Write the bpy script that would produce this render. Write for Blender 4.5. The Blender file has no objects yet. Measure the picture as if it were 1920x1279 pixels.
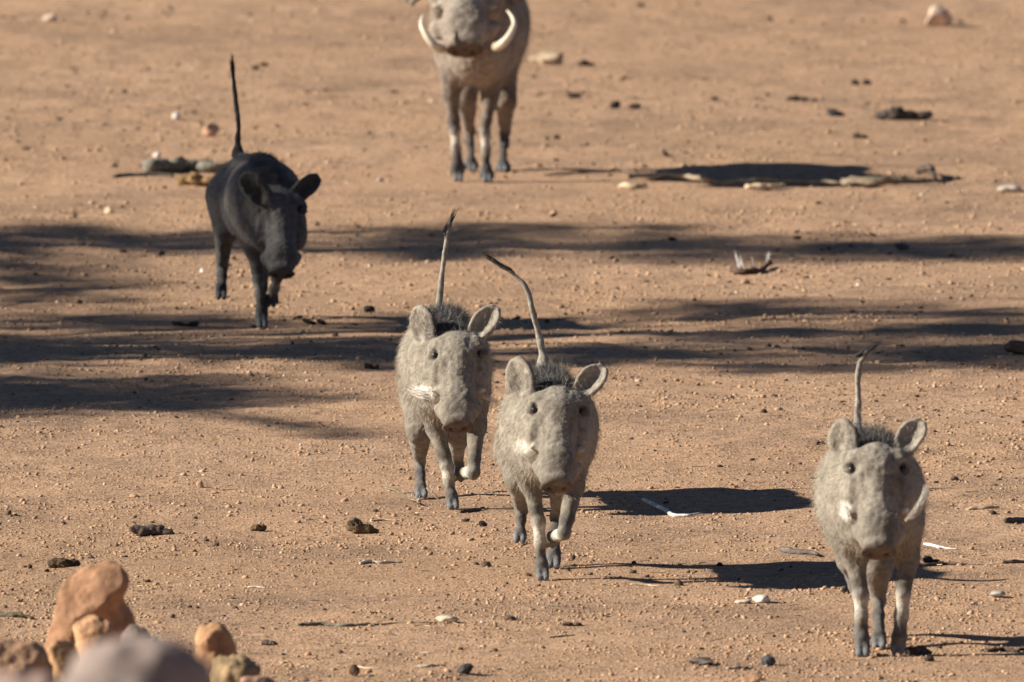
import bpy, bmesh, math, random
import numpy as np
from mathutils import Vector, Matrix, Quaternion

random.seed(7)
rng = np.random.default_rng(7)
SC = bpy.context.scene
COL = SC.collection

# ------------------------------------------------------------------ camera
FPX = 34000.0            # focal length in photo pixels (1920 wide): long telephoto
CAM_H = 3.6              # the photographer stands on a rise above the pan
PITCH = math.atan(2399.5 / FPX)
cam_d = bpy.data.cameras.new('camera')
cam = bpy.data.objects.new('camera', cam_d)
COL.objects.link(cam)
cam.location = (0, 0, CAM_H)
cam.rotation_euler = (math.pi / 2 - PITCH, 0, 0)
cam_d.sensor_width = 36.0
cam_d.lens = FPX / 1920 * 36.0
cam_d.clip_start = 0.5
cam_d.clip_end = 8000
cam_d.dof.use_dof = True
cam_d.dof.focus_distance = 45.0
cam_d.dof.aperture_fstop = 13.5
SC.camera = cam

# ------------------------------------------------------------------ light
SUN_EL = math.radians(28.0)
SUN_AZ = math.radians(4.0)      # sunlight travels towards +x, a little away from the camera
LDIR = Vector((math.cos(SUN_EL) * math.cos(SUN_AZ), math.cos(SUN_EL) * math.sin(SUN_AZ), -math.sin(SUN_EL)))
w = bpy.data.worlds.new('World')
SC.world = w
w.use_nodes = True
nt = w.node_tree
sky = nt.nodes.new('ShaderNodeTexSky')
sky.sky_type = 'NISHITA'
sky.sun_disc = False
sky.sun_elevation = SUN_EL
sky.sun_rotation = math.atan2(-LDIR.x, -LDIR.y)
sky.altitude = 1700
sky.air_density = 0.5
sky.dust_density = 0.1
nt.links.new(sky.outputs['Color'], nt.nodes['Background'].inputs['Color'])
nt.nodes['Background'].inputs['Strength'].default_value = 0.05
sl = bpy.data.lights.new('sun', 'SUN')
sl.energy = 5.0
sl.angle = math.radians(0.53)
sl.color = (1.0, 0.93, 0.82)
sun = bpy.data.objects.new('sun', sl)
COL.objects.link(sun)
sun.rotation_euler = LDIR.to_track_quat('-Z', 'Y').to_euler()
sun.location = (-30, 40, 20)
VS = SC.view_settings
VS.view_transform = 'Standard'
VS.look = 'None'
VS.exposure = 0.8
VS.gamma = 1.0
VS.use_curve_mapping = False
SC.cycles.max_bounces = 6

# ------------------------------------------------------------------ helpers
CF = np.array([0, math.cos(PITCH), -math.sin(PITCH)])
CU = np.array([0, math.sin(PITCH), math.cos(PITCH)])


def at(px, py, Y):
    """world point seen at photo pixel (px,py) in the vertical plane y=Y"""
    r = CF * FPX + CU * (639.5 - py)
    t = Y / r[1]
    return np.array([(px - 960.0) * t, Y, CAM_H + r[2] * t])


def ground_y(py):
    r = CF * FPX + CU * (639.5 - py)
    return -CAM_H / r[2] * r[1]


def _hash(ix, iy, iz, seed):
    h = (ix.astype(np.int64) * 374761393 + iy.astype(np.int64) * 668265263 + iz.astype(np.int64) * 2147483647 + seed * 974711) & 0xffffffff
    h = ((h ^ (h >> 13)) * 1274126177) & 0xffffffff
    h = ((h ^ (h >> 16)) * 2246822519) & 0xffffffff
    return ((h ^ (h >> 15)) & 0xffffff) / float(0xffffff) * 2 - 1


def vnoise(x, y, z=None, seed=0):
    x = np.asarray(x, float)
    y = np.asarray(y, float)
    if z is None:
        z = np.zeros_like(x)
    ix, iy, iz = np.floor(x), np.floor(y), np.floor(z)
    fx, fy, fz = x - ix, y - iy, z - iz
    fx, fy, fz = [f * f * (3 - 2 * f) for f in (fx, fy, fz)]
    out = 0
    for a in (0, 1):
        for b in (0, 1):
            for c in (0, 1):
                wgt = (fx if a else 1 - fx) * (fy if b else 1 - fy) * (fz if c else 1 - fz)
                out = out + wgt * _hash(ix + a, iy + b, iz + c, seed)
    return out


FEET = []                 # places where the ground is kept level


def rise(y):
    t = np.maximum(39.6 - y, 0)
    z = 0.08 * t * t / (t + 1.0)
    return 2.1 * np.tanh(z / 2.1)


def ground_h(x, y, fine=True):
    x = np.asarray(x, float)
    y = np.asarray(y, float)
    u = 0.016 * vnoise(x / 1.7, y / 2.1, seed=3) + 0.008 * vnoise(x / .55, y / .6, seed=4)
    v = 0.007 * vnoise(x / .19, y / .2, seed=5)
    if fine:
        v = v + 0.005 * vnoise(x / .075, y / .08, seed=6)
    m = 1.0
    for fx, fy in FEET:
        m = m * (1 - np.exp(-((x - fx) ** 2 + (y - fy) ** 2) / (0.55 ** 2)))
    far = 1 + np.clip((y - 90) / 60, 0, 12)
    mound = .115 * np.exp(-((x + .72) / .55) ** 2 - ((y - 37.3) / .75) ** 2) + .36 * np.exp(-((x + .55) / .8) ** 2 - ((y - 22.8) / 1.2) ** 2)
    return (u * m * far + v * (.25 + .75 * m)) + rise(y) + mound


def make_mesh(name, verts, faces, mat=None, smooth=True, cols=None):
    me = bpy.data.meshes.new(name)
    V = np.asarray(verts, np.float32)
    if isinstance(faces, np.ndarray):
        nf, k = faces.shape
        me.vertices.add(len(V))
        me.vertices.foreach_set('co', V.ravel())
        me.loops.add(nf * k)
        me.loops.foreach_set('vertex_index', faces.astype(np.int32).ravel())
        me.polygons.add(nf)
        me.polygons.foreach_set('loop_start', np.arange(0, nf * k, k, dtype=np.int32))
        me.update(calc_edges=True)
    else:
        me.from_pydata(V.tolist(), [], faces)
        me.update()
    if smooth:
        me.polygons.foreach_set('use_smooth', np.ones(len(me.polygons), bool))
    if cols is not None:
        a = me.color_attributes.new('Col', 'FLOAT_COLOR', 'POINT')
        c = np.ones((len(V), 4), np.float32)
        c[:, :3] = cols
        a.data.foreach_set('color', c.ravel())
    if mat:
        me.materials.append(mat)
    return me


def link(name, me, parent=None, loc=(0, 0, 0)):
    o = bpy.data.objects.new(name, me)
    COL.objects.link(o)
    o.location = loc
    if parent:
        o.parent = parent
    return o


def tag(o, label=None, cat=None, group=None, kind=None):
    if label:
        o['label'] = label
    if cat:
        o['category'] = cat
    if group:
        o['group'] = group
    if kind:
        o['kind'] = kind
    return o


# ------------------------------------------------------------------ materials
def mat_base(name):
    m = bpy.data.materials.new(name)
    m.use_nodes = True
    n = m.node_tree
    b = n.nodes['Principled BSDF']
    return m, n, b


def nd(n, t, **kw):
    x = n.nodes.new(t)
    for k, v in kw.items():
        if hasattr(x, k):
            setattr(x, k, v)
        else:
            x.inputs[k].default_value = v
    return x


def ramp(n, src, pts):
    r = n.nodes.new('ShaderNodeValToRGB')
    els = r.color_ramp.elements
    while len(els) < len(pts):
        els.new(0.5)
    for e, (p, c) in zip(els, pts):
        e.position = p
        e.color = (c[0], c[1], c[2], 1)
    n.links.new(src, r.inputs[0])
    return r


def mixc(n, fac, a, b, mode='MIX'):
    x = n.nodes.new('ShaderNodeMix')
    x.data_type = 'RGBA'
    x.blend_type = mode
    for s, v in ((0, fac), (6, a), (7, b)):
        if hasattr(v, 'is_output'):
            n.links.new(v, x.inputs[s])
        elif s == 0:
            x.inputs[0].default_value = v
        else:
            x.inputs[s].default_value = (*v, 1)
    return x.outputs[2]


def ground_material():
    m, n, b = mat_base('sandy_ground')
    geo = nd(n, 'ShaderNodeNewGeometry')
    P = geo.outputs['Position']

    def noise(scale, detail=4, rough=.6):
        x = nd(n, 'ShaderNodeTexNoise')
        x.inputs['Scale'].default_value = scale
        x.inputs['Detail'].default_value = detail
        x.inputs['Roughness'].default_value = rough
        n.links.new(P, x.inputs['Vector'])
        return x.outputs['Fac']
    big = ramp(n, noise(0.45, 5), [(.3, (.42, .266, .160)), (.5, (.48, .304, .188)), (.7, (.50, .324, .206))])
    # trodden litter: browner soil in loose patches
    pat = ramp(n, noise(1.1, 6, .7), [(.50, (0, 0, 0)), (.68, (1, 1, 1))])
    c1 = mixc(n, pat.outputs[0], big.outputs[0], (.33, .215, .14))
    sp = ramp(n, noise(38, 3, .65), [(.33, (.62, .60, .58)), (.5, (1, 1, 1)), (.68, (1.12, 1.12, 1.12))])
    c2 = mixc(n, 1.0, c1, sp.outputs[0], 'MULTIPLY')
    vo = nd(n, 'ShaderNodeTexVoronoi')
    vo.inputs['Scale'].default_value = 120
    n.links.new(P, vo.inputs['Vector'])
    g = ramp(n, vo.outputs['Color'], [(.12, (.66, .64, .62)), (.3, (1, 1, 1)), (.85, (1, 1, 1)), (.97, (1.28, 1.28, 1.26))])
    c3 = mixc(n, .75, c2, g.outputs[0], 'MULTIPLY')
    n.links.new(c3, b.inputs['Base Color'])
    b.inputs['Roughness'].default_value = .95
    b.inputs['Specular IOR Level'].default_value = .15
    b1 = nd(n, 'ShaderNodeBump')
    b1.inputs['Strength'].default_value = .9
    b1.inputs['Distance'].default_value = .009
    n.links.new(noise(55, 5, .7), b1.inputs['Height'])
    b2 = nd(n, 'ShaderNodeBump')
    b2.inputs['Strength'].default_value = .8
    b2.inputs['Distance'].default_value = .003
    n.links.new(vo.outputs['Distance'], b2.inputs['Height'])
    n.links.new(b1.outputs[0], b2.inputs['Normal'])
    n.links.new(b2.outputs[0], b.inputs['Normal'])
    return m


def attr_material(name, rough=.9, mott=.25, scale=60, bump=.3, dist=.003, stretch=None, spec=.2, sheen=0):
    """colour attribute of the thing, mottled and with fine relief"""
    m, n, b = mat_base(name)
    a = nd(n, 'ShaderNodeVertexColor')
    a.layer_name = 'Col'
    tc = nd(n, 'ShaderNodeTexCoord')
    src = tc.outputs['Object']
    if stretch:
        mp = nd(n, 'ShaderNodeMapping')
        mp.inputs['Scale'].default_value = stretch
        n.links.new(src, mp.inputs['Vector'])
        src = mp.outputs[0]
    t = nd(n, 'ShaderNodeTexNoise')
    t.inputs['Scale'].default_value = scale
    t.inputs['Detail'].default_value = 5
    t.inputs['Roughness'].default_value = .65
    n.links.new(src, t.inputs['Vector'])
    t2 = nd(n, 'ShaderNodeTexNoise')
    t2.inputs['Scale'].default_value = scale * .25
    t2.inputs['Detail'].default_value = 4
    n.links.new(src, t2.inputs['Vector'])
    lo, hi = 1 - mott, 1 + mott * .8
    r1 = ramp(n, t.outputs['Fac'], [(.3, (lo, lo, lo)), (.7, (hi, hi, hi))])
    lo2, hi2 = 1 - mott * .8, 1 + mott * .6
    r2 = ramp(n, t2.outputs['Fac'], [(.3, (lo2, lo2 * .98, lo2 * .95)), (.7, (hi2, hi2, hi2))])
    c = mixc(n, 1, a.outputs['Color'], r1.outputs[0], 'MULTIPLY')
    c = mixc(n, 1, c, r2.outputs[0], 'MULTIPLY')
    n.links.new(c, b.inputs['Base Color'])
    b.inputs['Roughness'].default_value = rough
    b.inputs['Specular IOR Level'].default_value = spec
    if sheen:
        b.inputs['Sheen Weight'].default_value = sheen
        b.inputs['Sheen Roughness'].default_value = .6
    if bump:
        bp = nd(n, 'ShaderNodeBump')
        bp.inputs['Strength'].default_value = bump
        bp.inputs['Distance'].default_value = dist
        n.links.new(t.outputs['Fac'], bp.inputs['Height'])
        n.links.new(bp.outputs[0], b.inputs['Normal'])
    return m


M_GROUND = ground_material()
M_PEB = attr_material('gravel', mott=.15, scale=150, bump=0)
M_HIDE = attr_material('warthog_hide', rough=.85, mott=.30, scale=75, bump=.7, dist=.005, spec=.25, sheen=.12)
M_HAIR = attr_material('bristle_hair', rough=.6, mott=.1, scale=20, bump=0, spec=.3)
M_STONE = attr_material('stone', mott=.32, scale=22, bump=.6, dist=.01)
M_DUNG = attr_material('dry_dung', mott=.45, scale=90, bump=.9, dist=.006)
M_WOOD = attr_material('weathered_wood', mott=.35, scale=60, bump=.8, dist=.004)
M_STRAW = attr_material('straw', mott=.2, scale=60, bump=0)
M_LEAF = attr_material('thorn_tree_leaf', mott=.2, scale=5, bump=0)
M_IVORY = attr_material('ivory', rough=.35, mott=.12, scale=60, bump=.1, spec=.4)
M_EYE = attr_material('dark_eye', rough=.42, mott=.05, scale=20, bump=0, spec=.6)

# ------------------------------------------------------------------ implicit surfaces
class Field:
    """smooth union of rounded bones and ellipsoids, meshed as one skin"""

    def __init__(self, vox):
        self.p = []
        self.vox = vox
        self.tips = []

    def cone(self, a, b, ra, rb, k=.012, ca=None, cb=None, op=1):
        self.p.append(('c', np.array(a, float), np.array(b, float), ra, rb, k, ca, cb if cb is not None else ca, op))

    def ell(self, c, r, R=None, k=.02, col=None, op=1):
        self.p.append(('e', np.array(c, float), np.array(r, float), np.eye(3) if R is None else np.array(R, float), None, k, col, col, op))

    @staticmethod
    def dist(p, X, Y, Z):
        if p[0] == 'c':
            a, b, ra, rb = p[1:5]
            ab = b - a
            L2 = max(ab @ ab, 1e-9)
            dx, dy, dz = X - a[0], Y - a[1], Z - a[2]
            t = np.clip((dx * ab[0] + dy * ab[1] + dz * ab[2]) / L2, 0, 1)
            return np.sqrt((dx - t * ab[0]) ** 2 + (dy - t * ab[1]) ** 2 + (dz - t * ab[2]) ** 2) - (ra + (rb - ra) * t), t
        c, r, R = p[1:4]
        dx, dy, dz = X - c[0], Y - c[1], Z - c[2]
        q = [R[i][0] * dx + R[i][1] * dy + R[i][2] * dz for i in range(3)]
        k0 = np.sqrt(sum((q[i] / r[i]) ** 2 for i in range(3)))
        k1 = np.sqrt(sum((q[i] / r[i] ** 2) ** 2 for i in range(3))) + 1e-9
        return k0 * (k0 - 1) / k1, None

    def bounds(self, p):
        if p[0] == 'c':
            r = max(p[3], p[4])
            return np.minimum(p[1], p[2]) - r, np.maximum(p[1], p[2]) + r
        e = np.sqrt(((p[3].T * p[2]) ** 2).sum(1))
        return p[1] - e, p[1] + e

    def mesh(self):
        v = self.vox
        B = [self.bounds(p) for p in self.p if p[8] > 0]
        lo = np.min([b[0] for b in B], 0) - 4 * v
        hi = np.max([b[1] for b in B], 0) + 4 * v
        N = np.ceil((hi - lo) / v).astype(int) + 1
        ax = [(lo[i] + v * np.arange(N[i])).astype(np.float32) for i in range(3)]
        F = np.full(N, .2, np.float32)
        for p in self.p:
            b0, b1 = self.bounds(p)
            m = p[5] * 1.05 + 3 * v
            i0 = np.clip(np.floor((b0 - m - lo) / v).astype(int), 0, N)
            i1 = np.clip(np.ceil((b1 + m - lo) / v).astype(int) + 1, 0, N)
            sl_ = tuple(slice(i0[i], i1[i]) for i in range(3))
            X = ax[0][sl_[0]][:, None, None]
            Y = ax[1][sl_[1]][None, :, None]
            Z = ax[2][sl_[2]][None, None, :]
            d = self.dist(p, X, Y, Z)[0].astype(np.float32)
            cur = F[sl_]
            k = p[5]
            if p[8] > 0:
                h = np.maximum(k - np.abs(cur - d), 0) / k
                F[sl_] = np.minimum(cur, d) - h * h * k * .25
            else:
                d = -d
                h = np.maximum(k - np.abs(cur - d), 0) / k
                F[sl_] = np.maximum(cur, d) + h * h * k * .25
        ins = F < 0
        n = ins.astype(np.int8)
        s = sum(n[a:N[0] - 1 + a, b:N[1] - 1 + b, c:N[2] - 1 + c] for a in (0, 1) for b in (0, 1) for c in (0, 1))
        act = np.argwhere((s > 0) & (s < 8))
        idx = np.full(N - 1, -1, np.int32)
        idx[tuple(act.T)] = np.arange(len(act))
        acc = np.zeros((len(act), 3))
        cnt = np.zeros(len(act))
        cor = [np.array(c) for c in np.ndindex(2, 2, 2)]
        fv = {tuple(c): F[tuple((act + c).T)] for c in cor}
        for c in cor:
            for a in range(3):
                if c[a]:
                    continue
                c2 = c.copy()
                c2[a] = 1
                f0, f1 = fv[tuple(c)], fv[tuple(c2)]
                cr = (f0 < 0) != (f1 < 0)
                t = np.where(cr, f0 / np.where(cr, f0 - f1, 1), 0)
                q = np.tile(c.astype(float), (len(act), 1))
                q[:, a] = t
                acc[cr] += q[cr]
                cnt[cr] += 1
        V = lo + v * (act + acc / cnt[:, None])
        faces = []
        for a in range(3):
            b, c = (a + 1) % 3, (a + 2) % 3
            s0 = [slice(1, -1)] * 3
            s0[a] = slice(0, -1)
            s1 = list(s0)
            s1[a] = slice(1, None)
            A, Bq = ins[tuple(s0)], ins[tuple(s1)]
            e = np.argwhere(A != Bq)
            off = np.zeros(3, int)
            off[b] = 1
            off[c] = 1
            e = e + off
            sgn = ins[tuple(e.T)]
            eb = np.zeros(3, int)
            eb[b] = 1
            ec = np.zeros(3, int)
            ec[c] = 1
            q = np.stack([idx[tuple((e - eb - ec).T)], idx[tuple((e - ec).T)], idx[tuple(e.T)], idx[tuple((e - eb).T)]], 1)
            q[~sgn] = q[~sgn][:, ::-1]
            faces.append(q)
        return V, np.concatenate(faces)

    def colours(self, V, default, tau=.005):
        best = np.full(len(V), 9.)
        ds = []
        for p in self.p:
            if p[8] < 0 or p[6] is None:
                continue
            d, t = self.dist(p, V[:, 0], V[:, 1], V[:, 2])
            ds.append((d.astype(np.float32), t, np.array(p[6]), np.array(p[7])))
            best = np.minimum(best, d)
        W = np.zeros(len(V))
        C = np.zeros((len(V), 3))
        for d, t, ca, cb in ds:
            wgt = np.exp(-np.clip((d - best) / tau, 0, 30))
            wgt[wgt < .01] = 0
            c = ca if t is None else ca + (cb - ca) * t[:, None]
            W += wgt
            C += wgt[:, None] * c
        return C / np.maximum(W, 1e-6)[:, None]


def ribbons(name, roots, dirs, lens, wid, cols, bend, mat, parent, segs=2, tipw=.15):
    """tapering hairs as thin crossed blades"""
    n = len(roots)
    d = dirs / np.linalg.norm(dirs, axis=1)[:, None]
    rnd = rng.normal(size=(n, 3))
    side = np.cross(d, rnd)
    side /= np.linalg.norm(side, axis=1)[:, None] + 1e-9
    V = []
    for s in range(segs + 1):
        t = s / segs
        p = roots + d * (lens * t)[:, None] + bend * ((t * t) * lens)[:, None]
        wv = np.asarray(wid) * (1 - (1 - tipw) * t)
        wv = np.broadcast_to(wv, (n,))[:, None]
        V += [p - side * wv, p + side * wv]
    V = np.stack(V, 1).reshape(-1, 3)
    k = 2 * (segs + 1)
    base = np.arange(n)[:, None] * k
    F = np.concatenate([np.concatenate([base + 2 * s, base + 2 * s + 1, base + 2 * s + 3, base + 2 * s + 2], 1) for s in range(segs)])
    C = np.repeat(cols, k, axis=0)
    return link(name, make_mesh(name, V, F, mat, True, C), parent)


def tube(pts, rad, sides=8, jitter=0, cap=True):
    pts = np.asarray(pts, float)
    n = len(pts)
    tan = np.gradient(pts, axis=0)
    tan /= np.linalg.norm(tan, axis=1)[:, None] + 1e-9
    up = np.array([0, 0, 1.]) if abs(tan[0][2]) < .9 else np.array([1., 0, 0])
    V = []
    for i in range(n):
        s = np.cross(tan[i], up)
        s /= np.linalg.norm(s) + 1e-9
        u = np.cross(s, tan[i])
        for j in range(sides):
            a = 2 * math.pi * j / sides
            r = rad[i] * (1 + jitter * random.uniform(-1, 1))
            V.append(pts[i] + (s * math.cos(a) + u * math.sin(a)) * r)
    F = []
    for i in range(n - 1):
        for j in range(sides):
            j2 = (j + 1) % sides
            F.append([i * sides + j, i * sides + j2, (i + 1) * sides + j2, (i + 1) * sides + j])
    if cap:
        V += [pts[0], pts[-1]]
        a, b = len(V) - 2, len(V) - 1
        for j in range(sides):
            j2 = (j + 1) % sides
            F.append([a, j2, j])
            F.append([b, (n - 1) * sides + j, (n - 1) * sides + j2])
    return np.array(V), F


# ------------------------------------------------------------------ warthogs
PALE = dict(body=(.28, .243, .188), belly=(.33, .29, .23), face=(.255, .222, .175), muz=(.22, .19, .15), ear=(.33, .29, .23),
            earin=(.20, .165, .125), leg=(.215, .185, .145), knee=(.062, .054, .047), band=(.66, .60, .49), low=(.112, .099, .086),
            hoof=(.17, .175, .175), disc=(.085, .055, .038), tail=(.30, .27, .22), mane=(.038, .034, .035), white=(.72, .68, .60), hair=(.42, .37, .29))
DARK = dict(body=(.125, .113, .096), belly=(.14, .127, .11), face=(.095, .089, .082), muz=(.085, .080, .075), ear=(.050, .046, .040),
            earin=(.022, .020, .018), leg=(.10, .092, .080), knee=(.035, .033, .031), band=(.17, .16, .145), low=(.030, .030, .030),
            hoof=(.07, .075, .08), disc=(.025, .018, .015), tail=(.03, .027, .024), mane=(.008, .008, .010), white=(.1, .1, .09), hair=(.06, .055, .048))
ADULT = dict(body=(.27, .215, .165), belly=(.30, .24, .185), face=(.30, .255, .205), muz=(.285, .235, .185), ear=(.2, .17, .14),
             earin=(.1, .08, .06), leg=(.20, .155, .12), knee=(.06, .047, .04), band=(.58, .51, .42), low=(.06, .055, .052),
             hoof=(.13, .135, .14), disc=(.09, .05, .03), tail=(.25, .2, .16), mane=(.03, .022, .018), white=(.75, .70, .60), hair=(.33, .26, .2))


def rot(ax, deg):
    return np.array(Matrix.Rotation(math.radians(deg), 3, ax))


def warthog(spec):
    S = spec['S']
    C = spec['col']
    Y0 = spec['Y0']
    base = at(spec['base'][0], spec['base'][1], Y0)
    base[2] = 0
    Q = lambda p: at(p[0], p[1], Y0 + p[2]) - base          # local point from pixel + depth
    F = Field(spec.get('vox', .004))
    # trunk
    cx = (spec['chest'] - 960) * Y0 / FPX - base[0]
    rx = (spec['rump'] - 960) * (Y0 + .45 * S) / FPX - base[0]
    wc, wm, wr = spec['w']
    zc, zr = spec['z']
    mid = lambda t: cx + (rx - cx) * t
    F.ell((cx, .07 * S, zc), (wc, .15 * S, .118 * S), k=.05, col=C['body'])
    F.ell((mid(.25), .14 * S, zc + .014 * S), (wc * .80, .16 * S, .112 * S), k=.05, col=C['body'])
    F.ell((mid(.55), .27 * S, (zc + zr) / 2 - .008 * S), (wm, .20 * S, .122 * S), k=.06, col=C['body'])
    F.ell((mid(1.0), .44 * S, zr), (wr, .14 * S, .120 * S), k=.06, col=C['body'])
    # brisket
    F.ell((cx, .0, zc - .045 * S), (wc * .62, .09 * S, .075 * S), k=.05, col=C['belly'])
    # head frame
    T = Q(spec['T'])
    R = rot('Z', spec.get('hyaw', 0)) @ rot('Y', spec.get('hroll', 0)) @ rot('X', 0)
    th = math.radians(spec.get('tilt', 37))
    ff = R @ np.array([0, -math.sin(th), -math.cos(th)])
    nn = R @ np.array([0, -math.cos(th), math.sin(th)])
    rr = np.cross(nn, ff)
    rr = rr if rr[0] > 0 else -rr
    HS = spec.get('HS', 1.0)
    H = lambda r, f, n_: T + HS * (rr * r + ff * f + nn * n_)
    HR = np.stack([rr, ff, nn])
    E = lambda c, r, k=.015, col=C['face'], op=1: F.ell(H(*c), np.array(r) * HS, HR, k * HS, col, op)
    K = lambda a, b, ra, rb, k=.012, col=C['face'], col2=None: F.cone(H(*a), H(*b), ra * HS, rb * HS, k * HS, col, col2)
    FL = spec.get('flare', 0)
    # neck
    F.cone((cx, .05 * S, zc + .01 * S), H(0, .055, -.10), .095 * S, .070 * HS, .05, C['body'])
    F.cone(H(0, .020, -.075), (mid(.3), .17 * S, zc + .085 * S), .045 * HS, .048 * S, .03, C['mane'], C['mane'])   # crest from poll to withers
    E((0, .052, -.058), (.058, .062, .062), .03)
    E((0, .068, -.032), (.050, .070, .030), .02)
    E((0, .100, -.085), (.054, .085, .060), .03)                 # cheeks / jowl
    for s in (-1, 1):
        K((s * .011, .07, -.040), (s * .012, .215, -.040), .033, .031, .02, C['face'], C['muz'])
        E((s * .052, .105, -.085), (.024, .050, .040), .02, C['body'])
    E((0, .205, -.042), (.043, .040, .035), .02, C['muz'])
    for s in (-1, 1):
        K((s * .014, .205, -.040), (s * .015, .236, -.040), .028, .027, .012, C['muz'])
        E((s * (.040 + FL), .208, -.054), (.015, .020, .018), .010, C['muz'])   # lip flare over the young tusk
        E((s * (.050 + FL), .203, -.050), (.010, .013, .011), .005, tuple(np.array(C['muz']) * 1.35))
    E((0, .264, -.042), (.041, .0075, .027), .005, C['disc'])     # snout disc
    E((0, .255, -.020), (.030, .012, .012), .010, C['muz'])
    K((0, .06, -.135), (0, .215, -.085), .045, .022, .03, C['belly'])     # lower jaw
    E((0, .232, -.078), (.02, .012, .010), .01, C['disc'])
    dark = tuple(np.array(C['face']) * .45)
    for s in (-1, 1):
        # brow, eye folds, cheek wart
        E((s * .045, .038, -.026), (.018, .026, .018), .012)
        for q, rr_ in ((.018, .0045), (.027, .0040), (.035, .0034)):
            prev = None
            for a in np.linspace(-165, 10, 8):
                ca, sa = math.cos(math.radians(a)), math.sin(math.radians(a))
                c = (s * (.054 + ca * q * .55), .060 + sa * q, -.014 - max(ca, 0) * .012 - (q - .02) * .3)
                if prev:
                    K(prev, c, rr_, rr_, .004)
                prev = c
        K((s * .050, .088, -.030), (s * .057, .118, -.048), .010, .013, .012, C['face'])
        E((s * .058, .062, -.018), (.0115, .0125, .012), .005, None, -1)
        E((s * .062, .062, -.026), (.010, .012, .008), .004, dark)
        K((s * .050, .150, -.052), (s * .064, .153, -.046), .010, .0045, .008, C['face'], C['band'])  # wart, its tip painted pale for the sunlight it catches
        E((s * .060, .150, -.014), (.020, .050, .020), .020, None, -1)
        E((s * .031, .130, -.004), (.008, .04, .008), .014, None, -1)
        E((s * .017, .274, -.043), (.0075, .012, .0075), .003, None, -1)      # nostrils
    # ears: cupped blades
    for s, e in zip((-1, 1), spec['ears']):
        b0, tip, fwd, W, curl = e
        B0, T0 = Q(b0), Q(tip)
        d = T0 - B0
        L = np.linalg.norm(d)
        d /= L
        fw = np.array(fwd, float)
        fw -= d * (fw @ d)
        fw /= np.linalg.norm(fw)
        sd = np.cross(d, fw)
        nu, nv = 17, 11
        for u in np.linspace(0, 1, nu):
            prof = (min(u / .35, 1) ** .6 * .40 + .60) * (1 - max(u - .55, 0) ** 2 * 3.2)
            prof = max(prof, .14)
            wv = W * prof
            c0 = B0 + d * L * u
            for v in np.linspace(-1, 1, nv):
                cup = curl * (1 - .35 * u)
                ang = v * cup
                R0 = wv / max(cup, .2)
                off = sd * (math.sin(ang) * R0) + fw * ((1 - math.cos(ang)) * R0)
                edge = abs(v) > .75 or u > .9
                p = c0 + off
                F.cone(p, p + d * .001, .0058 * HS, .0058 * HS, .004, C['ear'])
        F.cone(B0 - d * .01, H(s * .040, .020, -.075), .020 * HS, .030 * HS, .02, C['face'])
    # legs
    for lg in spec['legs']:
        kind, pts = lg[0], lg[1]
        J = [Q(p) for p in pts]
        if lg[2]:                                            # planted
            J[-1][2] = .008 * S * spec.get('leg', 1)
        ra = (np.array([.050, .0285, .0195, .0148, .0160]) if kind == 'f' else np.array([.066, .036, .0180, .0140, .0155])) * S * spec.get('leg', 1)
        b, kn, bd, lo_ = C['leg'], C['knee'], C['band'], C['low']
        F.cone(J[0], J[1], ra[0], ra[1], .04 * S, C['body'], C['leg'])
        if kind == 'f':
            F.cone(J[1], J[1] + .72 * (J[2] - J[1]), ra[1], ra[2] * .98, .014 * S, b, b)
            F.cone(J[1] + .72 * (J[2] - J[1]), J[2], ra[2] * .98, ra[2], .010 * S, kn, kn)
            c1 = J[2] + .06 * (J[3] - J[2])
            c2 = J[2] + .50 * (J[3] - J[2])
            rm = ra[2] * .5 + ra[3] * .5
            F.cone(c1, c2, ra[2] * .92, rm * .95, .010 * S, bd, bd)
            F.cone(c2, J[3], rm * .95, ra[3], .010 * S, lo_, lo_)
        else:
            F.cone(J[1], J[2], ra[1], ra[2], .016 * S, b, b)
            m_ = J[2] + .45 * (J[3] - J[2])
            F.cone(J[2], m_, ra[2], ra[3], .010 * S, b, kn)
            F.cone(m_, J[3], ra[3], ra[3], .010 * S, lo_, lo_)
        F.ell(J[3], np.array([1.1, 1.15, 1.1]) * ra[4], k=.008 * S, col=lo_)
        dv = J[4] - J[3]
        dv /= np.linalg.norm(dv)
        lat = np.array([1., 0, 0])
        lw = spec.get('leg', 1)
        for s in (-1, 1):
            a = J[3] + lat * s * .0062 * S * lw
            e_ = J[4] + lat * s * .0088 * S * lw
            F.cone(a, e_ - dv * .016 * S, .0120 * S * lw, .0106 * S * lw, .005 * S, lo_, lo_)
            F.cone(e_ - dv * .015 * S, e_ + np.array([0, -.008 * S, 0]), .0102 * S * lw, .0080 * S * lw, .002 * S, C['hoof'], C['hoof'])
            F.cone(J[3] + lat * s * .012 * S + np.array([0, .014 * S, -.006 * S]), J[3] + lat * s * .014 * S + np.array([0, .018 * S, -.018 * S]), .006 * S, .0045 * S, .003 * S, C['hoof'])
    # tail
    tq = np.array([Q(p) for p in spec['tail']])
    tp = []
    for q in np.linspace(0, len(tq) - 1, 26):
        i = int(min(max(round(q), 1), len(tq) - 2))
        u = q - i
        p0, p1, p2 = tq[i - 1], tq[i], tq[i + 1]
        tp.append(p1 + .5 * u * (p2 - p0) + .5 * u * u * (p2 - 2 * p1 + p0))
    tr = np.linspace(.0092, .0046, len(tp)) * S * spec.get('tailr', 1)
    tr[:4] *= np.array([1.35, 1.2, 1.1, 1.04])
    for i in range(len(tp) - 1):
        tcol = C['tail'] if i < 21 else tuple(np.array(spec.get('tuftc', (.03, .027, .026))) * 1.6)
        F.cone(tp[i], tp[i + 1], tr[i], tr[i + 1], .0015 * S, tcol, tcol)
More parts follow.
